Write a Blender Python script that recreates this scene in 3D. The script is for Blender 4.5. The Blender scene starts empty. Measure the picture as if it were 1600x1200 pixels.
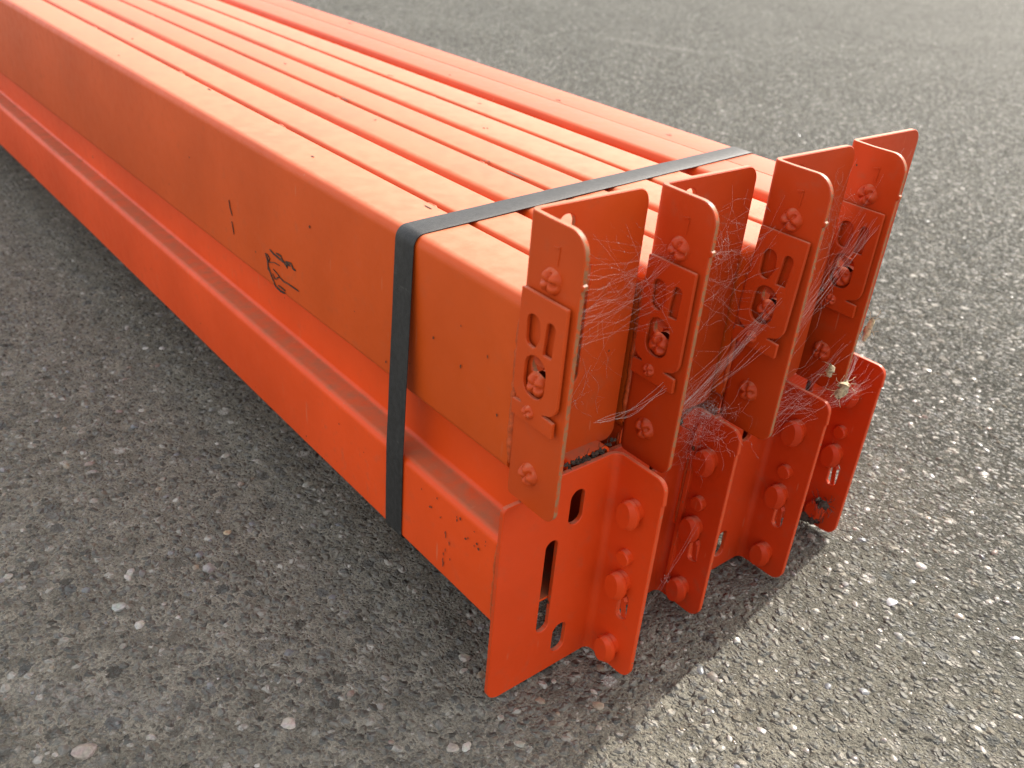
import bpy, bmesh, math, random
import numpy as np
from mathutils import Vector, Matrix, noise
random.seed(7); RNG = np.random.default_rng(11)
sc = bpy.context.scene
COL = sc.collection

# ------------------------------------------------------------------ camera
cam_d = bpy.data.cameras.new('camera'); cam = bpy.data.objects.new('camera', cam_d); COL.objects.link(cam)
CR = Vector((0.7748, -0.6275, 0.0773)); CU = Vector((0.2595, 0.4271, 0.8661)); CD = Vector((0.5765, 0.6510, -0.4938))
CP = Vector((-0.3589, -0.4042, 0.5899))
cam.matrix_world = Matrix(((CR.x, CU.x, -CD.x, CP.x), (CR.y, CU.y, -CD.y, CP.y), (CR.z, CU.z, -CD.z, CP.z), (0, 0, 0, 1)))
cam_d.sensor_width = 36.0; cam_d.lens = 1434.4 / 1600 * 36
cam_d.clip_start = 0.01; cam_d.clip_end = 500
cam_d.dof.use_dof = True; cam_d.dof.focus_distance = 0.74; cam_d.dof.aperture_fstop = 8.5
sc.camera = cam
# ------------------------------------------------------------------ light
SUN_EL, SUN_AZ = 39.0, 81.5          # azimuth clockwise from +Y
w = bpy.data.worlds.new('World'); sc.world = w; w.use_nodes = True
nt = w.node_tree; bg = nt.nodes['Background']
sky = nt.nodes.new('ShaderNodeTexSky'); sky.sky_type = 'NISHITA'; sky.sun_disc = False
sky.sun_elevation = math.radians(SUN_EL); sky.sun_rotation = math.radians(SUN_AZ)
sky.air_density = 1.0; sky.dust_density = 4.0; sky.ozone_density = 0.6
nt.links.new(sky.outputs['Color'], bg.inputs['Color']); bg.inputs['Strength'].default_value = 0.10
# even warm-white veil added over the whole sky to brighten and soften the shade
veil = nt.nodes.new('ShaderNodeBackground'); veil.inputs['Color'].default_value = (1.0, 0.945, 0.87, 1); veil.inputs['Strength'].default_value = 0.58
addn = nt.nodes.new('ShaderNodeAddShader'); nt.links.new(bg.outputs[0], addn.inputs[0]); nt.links.new(veil.outputs[0], addn.inputs[1])
nt.links.new(addn.outputs[0], nt.nodes['World Output'].inputs['Surface'])
sun_d = bpy.data.lights.new('sun', 'SUN'); sun = bpy.data.objects.new('sun', sun_d); COL.objects.link(sun)
sun_d.energy = 3.75; sun_d.angle = math.radians(0.6); sun_d.color = (1.0, 0.965, 0.90)
e, a = math.radians(SUN_EL), math.radians(SUN_AZ)
sdir = Vector((math.sin(a) * math.cos(e), math.cos(a) * math.cos(e), math.sin(e)))
sun.rotation_euler = sdir.to_track_quat('Z', 'Y').to_euler(); sun.location = sdir * 5
vs = sc.view_settings
vs.view_transform = 'Standard'; vs.look = 'None'; vs.gamma = 1.0; vs.use_curve_mapping = False
vs.exposure = 0.85

# ------------------------------------------------------------------ materials
def nm(name):
    m = bpy.data.materials.new(name); m.use_nodes = True
    t = m.node_tree; return m, t, t.nodes, t.links, t.nodes['Principled BSDF']
def ramp(N, pts, interp='LINEAR'):
    r = N.new('ShaderNodeValToRGB'); r.color_ramp.interpolation = interp; el = r.color_ramp.elements
    while len(el) < len(pts): el.new(0.5)
    for e_, (p, c) in zip(el, pts):
        e_.position = p; e_.color = (c, c, c, 1) if not isinstance(c, tuple) else (*c, 1)
    return r
def mixc(N, L, fac, a_, b_, mode='MIX'):
    m = N.new('ShaderNodeMix'); m.data_type = 'RGBA'; m.blend_type = mode
    for sock, val in ((m.inputs[0], fac), (m.inputs[6], a_), (m.inputs[7], b_)):
        if hasattr(val, 'links'): L.new(val, sock)
        elif isinstance(val, tuple): sock.default_value = (*val, 1)
        else: sock.default_value = val
    return m.outputs[2]
def math_n(N, L, op, a_, b_=None):
    m = N.new('ShaderNodeMath'); m.operation = op
    for k, val in enumerate((a_, b_)):
        if val is None: continue
        if hasattr(val, 'links'): L.new(val, m.inputs[k])
        else: m.inputs[k].default_value = val
    return m.outputs[0]
def noise_n(N, L, vec, scale, detail=4, rough=0.55):
    n = N.new('ShaderNodeTexNoise'); n.inputs['Scale'].default_value = scale
    n.inputs['Detail'].default_value = detail; n.inputs['Roughness'].default_value = rough
    L.new(vec, n.inputs['Vector']); return n.outputs['Fac']

def paint(name, col, dust_amt=0.5, worn=False, wear=0.5, dust=(0.55, 0.40, 0.27)):
    m, t, N, L, B = nm(name)
    geo = N.new('ShaderNodeNewGeometry'); pos = geo.outputs['Position']
    big = noise_n(N, L, pos, 7, 3); mid = noise_n(N, L, pos, 70, 4, 0.65)
    c2 = tuple(v * 0.90 for v in col); c3 = tuple(min(1, v * 1.07 + 0.003) for v in col)
    r = ramp(N, [(0.32, 0.0), (0.68, 1.0)]); L.new(big, r.inputs[0])
    c = mixc(N, L, r.outputs[0], c2, c3)
    # dust lying on upward faces, blotchy
    sep = N.new('ShaderNodeSeparateXYZ'); L.new(geo.outputs['Normal'], sep.inputs[0])
    up = ramp(N, [(0.75, 0.0), (1.0, 1.0)]); L.new(sep.outputs['Z'], up.inputs[0])
    rd = ramp(N, [(0.30, 0.45), (0.72, 1.0)]); L.new(mid, rd.inputs[0])
    d = math_n(N, L, 'MULTIPLY', up.outputs[0], math_n(N, L, 'MULTIPLY', rd.outputs[0], dust_amt))
    c = mixc(N, L, d, c, dust)
    # chips down to primer and rust
    v = N.new('ShaderNodeTexVoronoi'); v.inputs['Scale'].default_value = 70; L.new(pos, v.inputs['Vector'])
    sp = N.new('ShaderNodeSeparateColor'); L.new(v.outputs['Color'], sp.inputs[0])
    pick = math_n(N, L, 'GREATER_THAN', math_n(N, L, 'ADD', sp.outputs[0], math_n(N, L, 'MULTIPLY', big, 0.30)), 1.145 if not worn else 1.05)
    dist = math_n(N, L, 'ADD', v.outputs['Distance'], math_n(N, L, 'MULTIPLY', math_n(N, L, 'SUBTRACT', mid, 0.5), 0.7))
    near = math_n(N, L, 'LESS_THAN', dist, math_n(N, L, 'MULTIPLY', sp.outputs[1], 0.13 if not worn else 0.25))
    chip = math_n(N, L, 'MULTIPLY', pick, near)
    c = mixc(N, L, chip, c, (0.10, 0.045, 0.022))
    mp = N.new('ShaderNodeMapping'); mp.inputs['Scale'].default_value = (1.0, 0.9, 0.10); mp.inputs['Rotation'].default_value = (0.75, 0.4, 0); L.new(pos, mp.inputs[0])
    scr = ramp(N, [(0.745, 0.0), (0.77, 0.45)]); L.new(noise_n(N, L, mp.outputs[0], 230, 1, 0.5), scr.inputs[0])
    c = mixc(N, L, math_n(N, L, 'MULTIPLY', scr.outputs[0], r.outputs[0]), c, (0.52, 0.25, 0.14))
    rg_ = ramp(N, [(0.56, 0.0), (0.74, 0.30)]); L.new(mid, rg_.inputs[0])
    c = mixc(N, L, math_n(N, L, 'MULTIPLY', rg_.outputs[0], r.outputs[0]), c, (0.22, 0.10, 0.05))
    if worn:
        rw = ramp(N, [(wear, 0.0), (wear + 0.08, 1.0)]); L.new(noise_n(N, L, pos, 240, 3, 0.7), rw.inputs[0])
        rc = mixc(N, L, mid, (0.13, 0.065, 0.03), (0.34, 0.22, 0.11))
        c = mixc(N, L, math_n(N, L, 'MULTIPLY', rw.outputs[0], 0.75), c, rc)
    L.new(c, B.inputs['Base Color'])
    rr = ramp(N, [(0.25, 0.36), (0.8, 0.54)]); L.new(mid, rr.inputs[0])
    L.new(math_n(N, L, 'ADD', rr.outputs[0], math_n(N, L, 'MULTIPLY', d, 0.15)), B.inputs['Roughness'])
    B.inputs['Specular IOR Level'].default_value = 0.27
    b = N.new('ShaderNodeBump'); b.inputs['Strength'].default_value = 0.12; b.inputs['Distance'].default_value = 0.0006
    L.new(noise_n(N, L, pos, 160, 3, 0.6), b.inputs['Height']); L.new(b.outputs[0], B.inputs['Normal'])
    return m
UP = (0.57, 0.074, 0.0055); LOWC = (0.70, 0.066, 0.0055)
M_up = paint('orange_paint', UP, 0.40)
M_ups = [M_up, paint('orange_paint_dusty', tuple(v * 0.97 for v in UP), 0.34), paint('orange_paint_bleached', tuple(v * 1.02 for v in UP), 0.46), paint('orange_paint_reddish', (0.57, 0.066, 0.008), 0.20)]
M_low = paint('red_orange_paint', LOWC, 0.75, dust=(0.27, 0.14, 0.075))
M_upc = paint('connector_paint', (0.43, 0.042, 0.004), 0.4)  # deeper tone: shade among the farther upper connectors put into the colour
M_upc1 = paint('connector_paint_lit', (0.51, 0.058, 0.005), 0.4)  # lit copy for the front upper connector, light put into the colour
M_lowc = paint('connector_red_paint', (0.50, 0.036, 0.0035), 0.3)  # lower connectors behind the front one, darkened in colour for their shade
M_lowc1 = paint('connector_red_paint_lit', (0.63, 0.052, 0.005), 0.3)  # front lower connector: same paint, brightened in colour as if better lit
M_edge = paint('worn_cut_edge', (0.50, 0.075, 0.012), 0.4, True, 0.43)
M_edgel = paint('cut_edge', (0.56, 0.055, 0.008), 0.3, True, 0.60)

def simple(name, col, rough=0.6, var=0.25, scale=150, spec=0.5, bump=0.0):
    m, t, N, L, B = nm(name); geo = N.new('ShaderNodeNewGeometry')
    n = noise_n(N, L, geo.outputs['Position'], scale, 4, 0.65)
    r = ramp(N, [(0.3, tuple(v * (1 - var) for v in col)), (0.7, tuple(min(1, v * (1 + var)) for v in col))]); L.new(n, r.inputs[0])
    L.new(r.outputs[0], B.inputs['Base Color']); B.inputs['Roughness'].default_value = rough
    B.inputs['Specular IOR Level'].default_value = spec
    if bump:
        b = N.new('ShaderNodeBump'); b.inputs['Strength'].default_value = bump; b.inputs['Distance'].default_value = 0.0008
        L.new(n, b.inputs['Height']); L.new(b.outputs[0], B.inputs['Normal'])
    return m
M_ink, t, N, L, B = nm('marker_ink'); geo = N.new('ShaderNodeNewGeometry')
r = ramp(N, [(0.50, (0.018, 0.014, 0.012)), (0.66, (0.20, 0.06, 0.02))]); L.new(noise_n(N, L, geo.outputs['Position'], 330, 4, 0.7), r.inputs[0])
L.new(r.outputs[0], B.inputs['Base Color']); B.inputs['Roughness'].default_value = 0.5
M_web = simple('cobweb_silk', (0.44, 0.41, 0.38), 0.8, 0.2, 300)
M_husk = simple('dry_husk', (0.42, 0.33, 0.20), 0.85, 0.5, 400, bump=0.4)
M_dirt = simple('dark_litter', (0.05, 0.035, 0.025), 0.95, 0.6, 400, bump=0.5)
M_weld = simple('weld_paint', (0.46, 0.07, 0.012), 0.45, 0.3, 300, bump=0.5)

# strapping: blackened steel band with pale scuffs
M_strap, t, N, L, B = nm('black_strapping')
geo = N.new('ShaderNodeNewGeometry'); pos = geo.outputs['Position']
r = ramp(N, [(0.35, (0.014, 0.014, 0.013)), (0.7, (0.034, 0.034, 0.033))]); L.new(noise_n(N, L, pos, 220, 6, 0.7), r.inputs[0])
mp = N.new('ShaderNodeMapping'); mp.inputs['Rotation'].default_value = (0.5, 0.3, 0.5); mp.inputs['Scale'].default_value = (1, 0.12, 0.3); L.new(pos, mp.inputs[0])
r2 = ramp(N, [(0.66, 0.0), (0.76, 0.45)]); L.new(noise_n(N, L, mp.outputs[0], 420, 3, 0.6), r2.inputs[0])
L.new(mixc(N, L, r2.outputs[0], r.outputs[0], (0.16, 0.155, 0.14)), B.inputs['Base Color'])
B.inputs['Roughness'].default_value = 0.52; B.inputs['Specular IOR Level'].default_value = 0.40
b = N.new('ShaderNodeBump'); b.inputs['Strength'].default_value = 0.55; b.inputs['Distance'].default_value = 0.0006
L.new(noise_n(N, L, pos, 700, 4, 0.7), b.inputs['Height']); L.new(b.outputs[0], B.inputs['Normal'])

# asphalt
def noise2(*a_):
    o_ = noise_n(*a_); o_.node.noise_dimensions = '2D'; return o_
M_asph, t, N, L, B = nm('worn_asphalt')
geo = N.new('ShaderNodeNewGeometry'); pos = geo.outputs['Position']
wv = N.new('ShaderNodeTexNoise'); wv.noise_dimensions = '2D'; wv.inputs['Scale'].default_value = 90; wv.inputs['Detail'].default_value = 1; L.new(pos, wv.inputs['Vector'])
vm = N.new('ShaderNodeVectorMath'); vm.operation = 'MULTIPLY_ADD'; L.new(wv.outputs['Color'], vm.inputs[0]); vm.inputs[1].default_value = (0.006,) * 3; L.new(pos, vm.inputs[2])
wp = vm.outputs[0]
def vor(scale, rand=1.0):
    v = N.new('ShaderNodeTexVoronoi'); v.voronoi_dimensions = '2D'; v.inputs['Scale'].default_value = scale; v.inputs['Randomness'].default_value = rand
    L.new(wp, v.inputs['Vector']); s = N.new('ShaderNodeSeparateColor'); L.new(v.outputs['Color'], s.inputs[0]); return v, s
STC = [(0.0, (0.062, 0.060, 0.054)), (0.25, (0.125, 0.118, 0.098)), (0.45, (0.108, 0.112, 0.106)), (0.62, (0.17, 0.150, 0.116)), (0.78, (0.16, 0.16, 0.145)), (0.92, (0.27, 0.25, 0.21)), (1.0, (0.46, 0.44, 0.39))]
large = noise2(N, L, pos, 2.2, 4, 0.6); medn = noise2(N, L, pos, 35, 4, 0.65); fin = noise2(N, L, pos, 420, 3, 0.7)
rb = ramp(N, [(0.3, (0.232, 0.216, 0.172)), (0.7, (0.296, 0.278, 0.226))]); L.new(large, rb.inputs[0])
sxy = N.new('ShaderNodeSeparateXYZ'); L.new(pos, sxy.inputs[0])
zone = ramp(N, [(0.35, 1.0), (0.75, 0.0)]); L.new(math_n(N, L, 'ADD', math_n(N, L, 'MULTIPLY', sxy.outputs[0], 0.55), math_n(N, L, 'ADD', math_n(N, L, 'MULTIPLY', large, 0.5), 0.1)), zone.inputs[0])  # brown dust near stack, colour also raised to lift the shade; far grey dimmed
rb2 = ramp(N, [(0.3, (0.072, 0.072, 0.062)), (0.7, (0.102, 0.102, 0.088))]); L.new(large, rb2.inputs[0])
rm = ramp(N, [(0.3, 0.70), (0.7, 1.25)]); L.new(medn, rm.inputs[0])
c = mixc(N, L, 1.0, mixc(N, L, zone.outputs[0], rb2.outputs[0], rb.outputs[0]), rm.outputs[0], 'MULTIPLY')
rf = ramp(N, [(0.3, 0.62), (0.7, 1.30)]); L.new(fin, rf.inputs[0])
c = mixc(N, L, 1.0, c, rf.outputs[0], 'MULTIPLY')
hts = []
gloss = None
for scale, thr, rad, amt in ((260, 0.30, 0.44, 0.70), (120, 0.45, 0.42, 0.80), (55, 0.88, 0.34, 0.9)):
    v, s = vor(scale)
    st = ramp(N, STC, 'LINEAR'); L.new(s.outputs[1], st.inputs[0])
    dd = math_n(N, L, 'ADD', v.outputs['Distance'], math_n(N, L, 'MULTIPLY', math_n(N, L, 'SUBTRACT', fin, 0.5), 0.45))
    ed = ramp(N, [(rad - 0.05, 1.0), (rad + 0.06, 0.0)]); L.new(dd, ed.inputs[0])
    mk = math_n(N, L, 'MULTIPLY', ed.outputs[0], math_n(N, L, 'GREATER_THAN', s.outputs[0], thr))
    c = mixc(N, L, math_n(N, L, 'MULTIPLY', mk, amt), c, st.outputs[0])
    dome = ramp(N, [(0.0, 1.0), (rad + 0.05, 0.0)]); L.new(dd, dome.inputs[0])
    hts.append(math_n(N, L, 'MULTIPLY', math_n(N, L, 'MULTIPLY', dome.outputs[0], math_n(N, L, 'ADD', mk, 0.35)), 1.0 if scale > 200 else (1.9 if scale > 100 else 2.6)))
    gl = math_n(N, L, 'MULTIPLY', mk, s.outputs[2]); gloss = gl if gloss is None else math_n(N, L, 'MAXIMUM', gloss, gl)
# two old whitish scuffs on the ground (paint or cement residue)
def streak(ax, ay, bx, by, wid):
    d_ = Vector((bx - ax, by - ay)); ln = d_.length; d_.normalize()
    mpn = N.new('ShaderNodeMapping'); mpn.vector_type = 'TEXTURE'
    mpn.inputs['Location'].default_value = ((ax + bx) / 2, (ay + by) / 2, 0); mpn.inputs['Rotation'].default_value = (0, 0, math.atan2(d_.y, d_.x))
    mpn.inputs['Scale'].default_value = (ln / 2, wid, 1); L.new(pos, mpn.inputs[0])
    le = N.new('ShaderNodeVectorMath'); le.operation = 'LENGTH'
    sx = N.new('ShaderNodeSeparateXYZ'); L.new(mpn.outputs[0], sx.inputs[0]); cb = N.new('ShaderNodeCombineXYZ'); L.new(sx.outputs[0], cb.inputs[0]); L.new(sx.outputs[1], cb.inputs[1])
    L.new(cb.outputs[0], le.inputs[0])
    rr_ = ramp(N, [(0.2, 1.0), (1.0, 0.0)]); L.new(le.outputs['Value'], rr_.inputs[0])
    return rr_.outputs[0]
for (ax, ay, bx, by, wid, amt) in ((-0.34, 0.235, -0.19, 0.095, 0.018, 0.75), (2.35, 2.55, 2.70, 1.90, 0.07, 0.30)):
    s_ = streak(ax, ay, bx, by, wid)
    nz = ramp(N, [(0.40, 0.0), (0.62, 1.0)]); L.new(noise2(N, L, pos, 130, 4, 0.7), nz.inputs[0])
    c = mixc(N, L, math_n(N, L, 'MULTIPLY', math_n(N, L, 'MULTIPLY', s_, nz.outputs[0]), amt), c, (0.38, 0.36, 0.32))
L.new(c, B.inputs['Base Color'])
rg = ramp(N, [(0.2, 0.85), (0.9, 0.40)]); L.new(gloss, rg.inputs[0]); L.new(rg.outputs[0], B.inputs['Roughness'])
rgs = ramp(N, [(0.35, 0.02), (0.9, 0.45)]); L.new(gloss, rgs.inputs[0]); L.new(rgs.outputs[0], B.inputs['Specular IOR Level'])
h = math_n(N, L, 'ADD', math_n(N, L, 'ADD', hts[0], hts[1]), math_n(N, L, 'MULTIPLY', fin, 3.0))
b = N.new('ShaderNodeBump'); b.inputs['Strength'].default_value = 1.0; b.inputs['Distance'].default_value = 0.0019
L.new(h, b.inputs['Height']); L.new(b.outputs[0], B.inputs['Normal'])

M_stone, t, N, L, B = nm('loose_stone')
at = N.new('ShaderNodeAttribute'); at.attribute_name = 'stone_tint'; geo = N.new('ShaderNodeNewGeometry')
rr_ = ramp(N, [(0.3, 0.65), (0.7, 1.25)]); L.new(noise_n(N, L, geo.outputs['Position'], 500, 4, 0.7), rr_.inputs[0])
L.new(mixc(N, L, 1.0, at.outputs['Color'], rr_.outputs[0], 'MULTIPLY'), B.inputs['Base Color']); B.inputs['Roughness'].default_value = 0.33

# ------------------------------------------------------------------ helpers
def link(o, parent=None):
    COL.objects.link(o)
    if parent is not None: o.parent = parent
    return o
def finish(me, ang=35):
    me.shade_smooth(); me.set_sharp_from_angle(angle=math.radians(ang)); return me
def mesh_obj(name, verts, faces, mat, parent=None, origin=(0, 0, 0), ang=35, fix=True):
    me = bpy.data.meshes.new(name); o3 = Vector(origin)
    me.from_pydata([tuple(Vector(v) - o3) for v in verts], [], faces); me.update()
    if fix:
        bm = bmesh.new(); bm.from_mesh(me); bmesh.ops.recalc_face_normals(bm, faces=bm.faces); bm.to_mesh(me); bm.free()
    for m_ in (mat if isinstance(mat, (list, tuple)) else [mat]): me.materials.append(m_)
    finish(me, ang)
    return link(bpy.data.objects.new(name, me), parent)
def tag(o, label=None, cat=None, group=None, kind=None):
    for k, v_ in (('label', label), ('category', cat), ('group', group), ('kind', kind)):
        if v_: o[k] = v_
    return o
def arc_pts(p0, p1, p2, rad, n):
    p0, p1, p2 = Vector(p0), Vector(p1), Vector(p2)
    a_ = (p0 - p1).normalized(); b_ = (p2 - p1).normalized(); ang = a_.angle(b_)
    if rad <= 0 or ang > 3.1: return [p1]
    d_ = min(rad / math.tan(ang / 2), (p0 - p1).length * 0.49, (p2 - p1).length * 0.49); rad = d_ * math.tan(ang / 2)
    cen = p1 + (a_ + b_).normalized() * (rad / math.sin(ang / 2)); s_ = p1 + a_ * d_ - cen; e_ = p1 + b_ * d_ - cen
    tot = s_.angle(e_); sg = 1 if s_.x * e_.y - s_.y * e_.x > 0 else -1
    out = []
    for k in range(n + 1):
        th = sg * tot * k / n; out.append(cen + Vector((s_.x * math.cos(th) - s_.y * math.sin(th), s_.x * math.sin(th) + s_.y * math.cos(th))))
    return out
def rounded(pts, n=6):
    out = []; m_ = len(pts)
    for k in range(m_):
        p = pts[k]; out += arc_pts(pts[k - 1][:2], p[:2], pts[(k + 1) % m_][:2], p[2] if len(p) > 2 else 0, n)
    return out
def stadium(cx, hw, z0, z1, n=8):
    return rounded([(cx - hw, z0, hw * 0.98), (cx + hw, z0, hw * 0.98), (cx + hw, z1, hw * 0.98), (cx - hw, z1, hw * 0.98)], n)
def sheet_mesh(loops, thick, bev=0.0005, bevres=0):
    """flat plate with holes in the (u, v) plane, thickness along w, centred on w = 0"""
    cu = bpy.data.curves.new('tmp', 'CURVE'); cu.dimensions = '2D'; cu.fill_mode = 'BOTH'
    cu.extrude = thick / 2 - bev; cu.bevel_depth = bev; cu.bevel_resolution = bevres; cu.offset = -bev
    for lp in loops:
        sp = cu.splines.new('POLY'); sp.points.add(len(lp) - 1)
        for q, p in zip(sp.points, lp): q.co = (p[0], p[1], 0, 1)
        sp.use_cyclic_u = True
    o = bpy.data.objects.new('tmp', cu); COL.objects.link(o)
    dg = bpy.context.evaluated_depsgraph_get()
    me = bpy.data.meshes.new_from_object(o.evaluated_get(dg))
    bpy.data.objects.remove(o); bpy.data.curves.remove(cu)
    bm = bmesh.new(); bm.from_mesh(me); bpy.data.meshes.remove(me)
    bmesh.ops.remove_doubles(bm, verts=bm.verts, dist=1e-6)
    return bm

# ------------------------------------------------------------------ ground
def worley(X, Y, cell, seed):
    ix_ = np.floor(X / cell).astype(np.int64); iy_ = np.floor(Y / cell).astype(np.int64)
    best = np.full(X.shape, 9.0); rnd = np.zeros(X.shape)
    def hsh(i, j, k):
        v_ = np.sin(i * 127.1 + j * 311.7 + k * 74.7 + seed * 13.37) * 43758.5453; return v_ - np.floor(v_)
    for di in (-1, 0, 1):
        for dj in (-1, 0, 1):
            i, j = ix_ + di, iy_ + dj
            d_ = np.hypot(i + hsh(i, j, 1) - X / cell, j + hsh(i, j, 2) - Y / cell)
            m_ = d_ < best; best = np.where(m_, d_, best); rnd = np.where(m_, hsh(i, j, 3), rnd)
    return best, rnd
def axis(lo, hi, step, far):
    core = np.arange(lo, hi, step); out = [];
    s_ = step; p = hi
    while p < far: out.append(p); s_ *= 1.06; p += s_
    out.append(far); neg = []; s_ = step; p = lo - step
    while p > -far: neg.append(p); s_ *= 1.06; p -= s_
    neg.append(-far)
    return np.array(neg[::-1] + list(core) + out)
gx = axis(-0.50, 1.05, 0.0026, 60.0); gy = axis(-0.42, 1.00, 0.0026, 60.0)
X, Y = np.meshgrid(gx, gy)
sx_ = np.gradient(gx)[None, :] + 0 * X; sy_ = np.gradient(gy)[:, None] + 0 * X
fade = np.clip(0.0075 / np.maximum(sx_, sy_) - 0.4, 0, 1)
Z = np.zeros_like(X)
for cell, amp, sd in ((0.0085, 0.0007, 1), (0.015, 0.0010, 2), (0.031, 0.0009, 5)):
    d_, rn = worley(X, Y, cell, sd); dome_ = np.clip(1 - (d_ / 0.62) ** 2, 0, 1); Z += amp * np.sqrt(dome_) * (0.25 + rn)
Z = (Z - Z.mean()) * fade
for k in range(6):
    f_ = 2.0 * 1.9 ** k; ph = RNG.random(4) * 6.28
    Z += 0.0018 / 1.6 ** k * np.sin(X * f_ + ph[0] + 1.3 * np.sin(Y * f_ * 0.7 + ph[1])) * np.sin(Y * f_ * 1.1 + ph[2] + np.sin(X * f_ * .6 + ph[3]))
Z -= 0.0030
ny, nx = X.shape
V = np.stack([X, Y, Z], -1).reshape(-1, 3)
idx = np.arange(nx * ny).reshape(ny, nx)
F = np.stack([idx[:-1, :-1], idx[:-1, 1:], idx[1:, 1:], idx[1:, :-1]], -1).reshape(-1, 4)
me = bpy.data.meshes.new('ground'); me.vertices.add(len(V)); me.vertices.foreach_set('co', V.ravel())
me.loops.add(F.size); me.loops.foreach_set('vertex_index', F.ravel().astype(np.int32))
me.polygons.add(len(F)); me.polygons.foreach_set('loop_start', np.arange(0, F.size, 4, dtype=np.int32)); me.polygons.foreach_set('loop_total', np.full(len(F), 4, dtype=np.int32))
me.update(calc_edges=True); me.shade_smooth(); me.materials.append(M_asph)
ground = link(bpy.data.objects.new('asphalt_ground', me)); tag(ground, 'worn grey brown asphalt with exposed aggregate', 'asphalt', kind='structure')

# ------------------------------------------------------------------ beams
T = 0.0045                  # connector sheet
BL = 2.70                   # beam length
YS = [0.0]
while YS[-1] < BL: YS.append(YS[-1] + 0.045)
YS[-1] = BL
def sheet_path(pts, n=6, closed=False):
    out = []
    for k, p in enumerate(pts):
        if k in (0, len(pts) - 1): out.append(Vector(p[:2]))
        else: out += arc_pts(pts[k - 1][:2], p[:2], pts[k + 1][:2], p[2] if len(p) > 2 else 0, n)
    return out
def offset_path(path, d_):
    out = []
    for k, p in enumerate(path):
        a_ = (p - path[k - 1]).normalized() if k else None; b_ = (path[k + 1] - p).normalized() if k < len(path) - 1 else None
        t_ = (a_ + b_) if (a_ is not None and b_ is not None) else (a_ if a_ is not None else b_)
        t_.normalize(); n_ = Vector((-t_.y, t_.x)); q = 1.0
        if a_ is not None and b_ is not None: q = 1 / max(0.5, math.cos(a_.angle(b_) / 2))
        out.append(p + n_ * d_ * q)
    return out
def extrude_profile(name, path, t_, y0, mat, parent, origin, seed):
    inner = offset_path(path, t_); prof = path + inner[::-1]; n = len(prof)
    verts, faces = [], []
    for j, yy in enumerate(YS):
        for p in prof:
            wx = 0.00045 * noise.noise(Vector((p.x * 9 + seed, yy * 3.1, p.y * 9))) + 0.0004 * noise.noise(Vector((seed * 3.3, yy * 1.2, p.y * 5)))
            wz = 0.0004 * noise.noise(Vector((p.x * 11, yy * 2.7 + seed, 5.5)))
            verts.append((p.x + wx, y0 + yy, p.y + wz))
    for j in range(len(YS) - 1):
        for k in range(n): faces.append((j * n + k, j * n + (k + 1) % n, (j + 1) * n + (k + 1) % n, (j + 1) * n + k))
    m_ = len(path)
    for base in (0, (len(YS) - 1) * n):
        for k in range(m_ - 1): faces.append((base + k, base + k + 1, base + n - 2 - k, base + n - 1 - k))
    return mesh_obj(name, verts, faces, mat, parent, origin, 40)

def bend_map(x_fold, y_back, sgn, pw):
    ri = 0.0065 if sgn > 0 else 0.0020; u0 = pw - T - ri; arc = (ri + T / 2) * math.pi / 2
    cx, cy = -T - ri, -T - ri
    def f(u, v, w_):            # w_ in [0, T], 0 = concave face
        if u <= u0: x_, y_ = -pw + u, -T + w_
        elif u < u0 + arc:
            th = (u - u0) / (ri + T / 2); r_ = ri + w_; x_, y_ = cx + r_ * math.sin(th), cy + r_ * math.cos(th)
        else: x_, y_ = -T + w_, cy - (u - u0 - arc)
        return (x_fold + sgn * x_, y_back + y_, v)
    return f, u0, arc, ri
def connector_mesh(outline, holes, x_fold, y_back, sgn, pw, origin, mats):
    bm = sheet_mesh([outline] + holes, T, 0.0006)
    f, u0, arc, ri = bend_map(x_fold, y_back, sgn, pw)
    for k in range(9):
        bmesh.ops.bisect_plane(bm, geom=bm.verts[:] + bm.edges[:] + bm.faces[:], dist=1e-7, plane_co=(u0 + arc * k / 8, 0, 0), plane_no=(1, 0, 0))
    rim = []
    for fc in bm.faces:
        fc.normal_update()
        rim.append(abs(fc.normal.z) < 0.5)
    for fc, r_ in zip(bm.faces, rim): fc.material_index = 1 if r_ else 0
    for v_ in bm.verts:
        j = 0.00035 * noise.noise(Vector((v_.co.x * 90 + x_fold * 50, v_.co.y * 90, y_back * 99)))
        v_.co = Vector(f(v_.co.x, v_.co.y + j, v_.co.z + T / 2)) - Vector(origin)
    bmesh.ops.recalc_face_normals(bm, faces=bm.faces)
    me = bpy.data.meshes.new('connector'); bm.to_mesh(me); bm.free()
    for m_ in mats: me.materials.append(m_)
    return finish(me, 30)

def rivet_mesh(R_, hgt, lobes, mat, seed):
    n, rings = 40, 9; verts = [(0, 0, hgt * 0.55)]; faces = []
    for r_ in range(1, rings + 1):
        q = r_ / rings
        for k in range(n):
            th = 2 * math.pi * k / n
            s_ = 0.5 + 0.5 * math.cos(lobes * th + 0.8 * q)
            dome_ = hgt * (1 - q ** 5) * 1.0
            dent = hgt * 0.78 * math.exp(-((q - 0.62) / 0.33) ** 2) * s_ ** 2 + hgt * 0.35 * math.exp(-(q / 0.28) ** 2)
            rr = R_ * q * (1 - 0.05 * s_ * (q > 0.7))
            verts.append((rr * math.cos(th), rr * math.sin(th), max(dome_ - dent * (1 - q ** 4), -0.0006 if q == 1 else 0)))
    for k in range(n): faces.append((0, 1 + k, 1 + (k + 1) % n))
    for r_ in range(rings - 1):
        for k in range(n):
            a_, b_ = 1 + r_ * n + k, 1 + r_ * n + (k + 1) % n; faces.append((a_, a_ + n, b_ + n, b_))
    me = bpy.data.meshes.new('rivet'); me.from_pydata(verts, [], faces); me.update(); me.materials.append(mat); return finish(me, 38)
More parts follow.
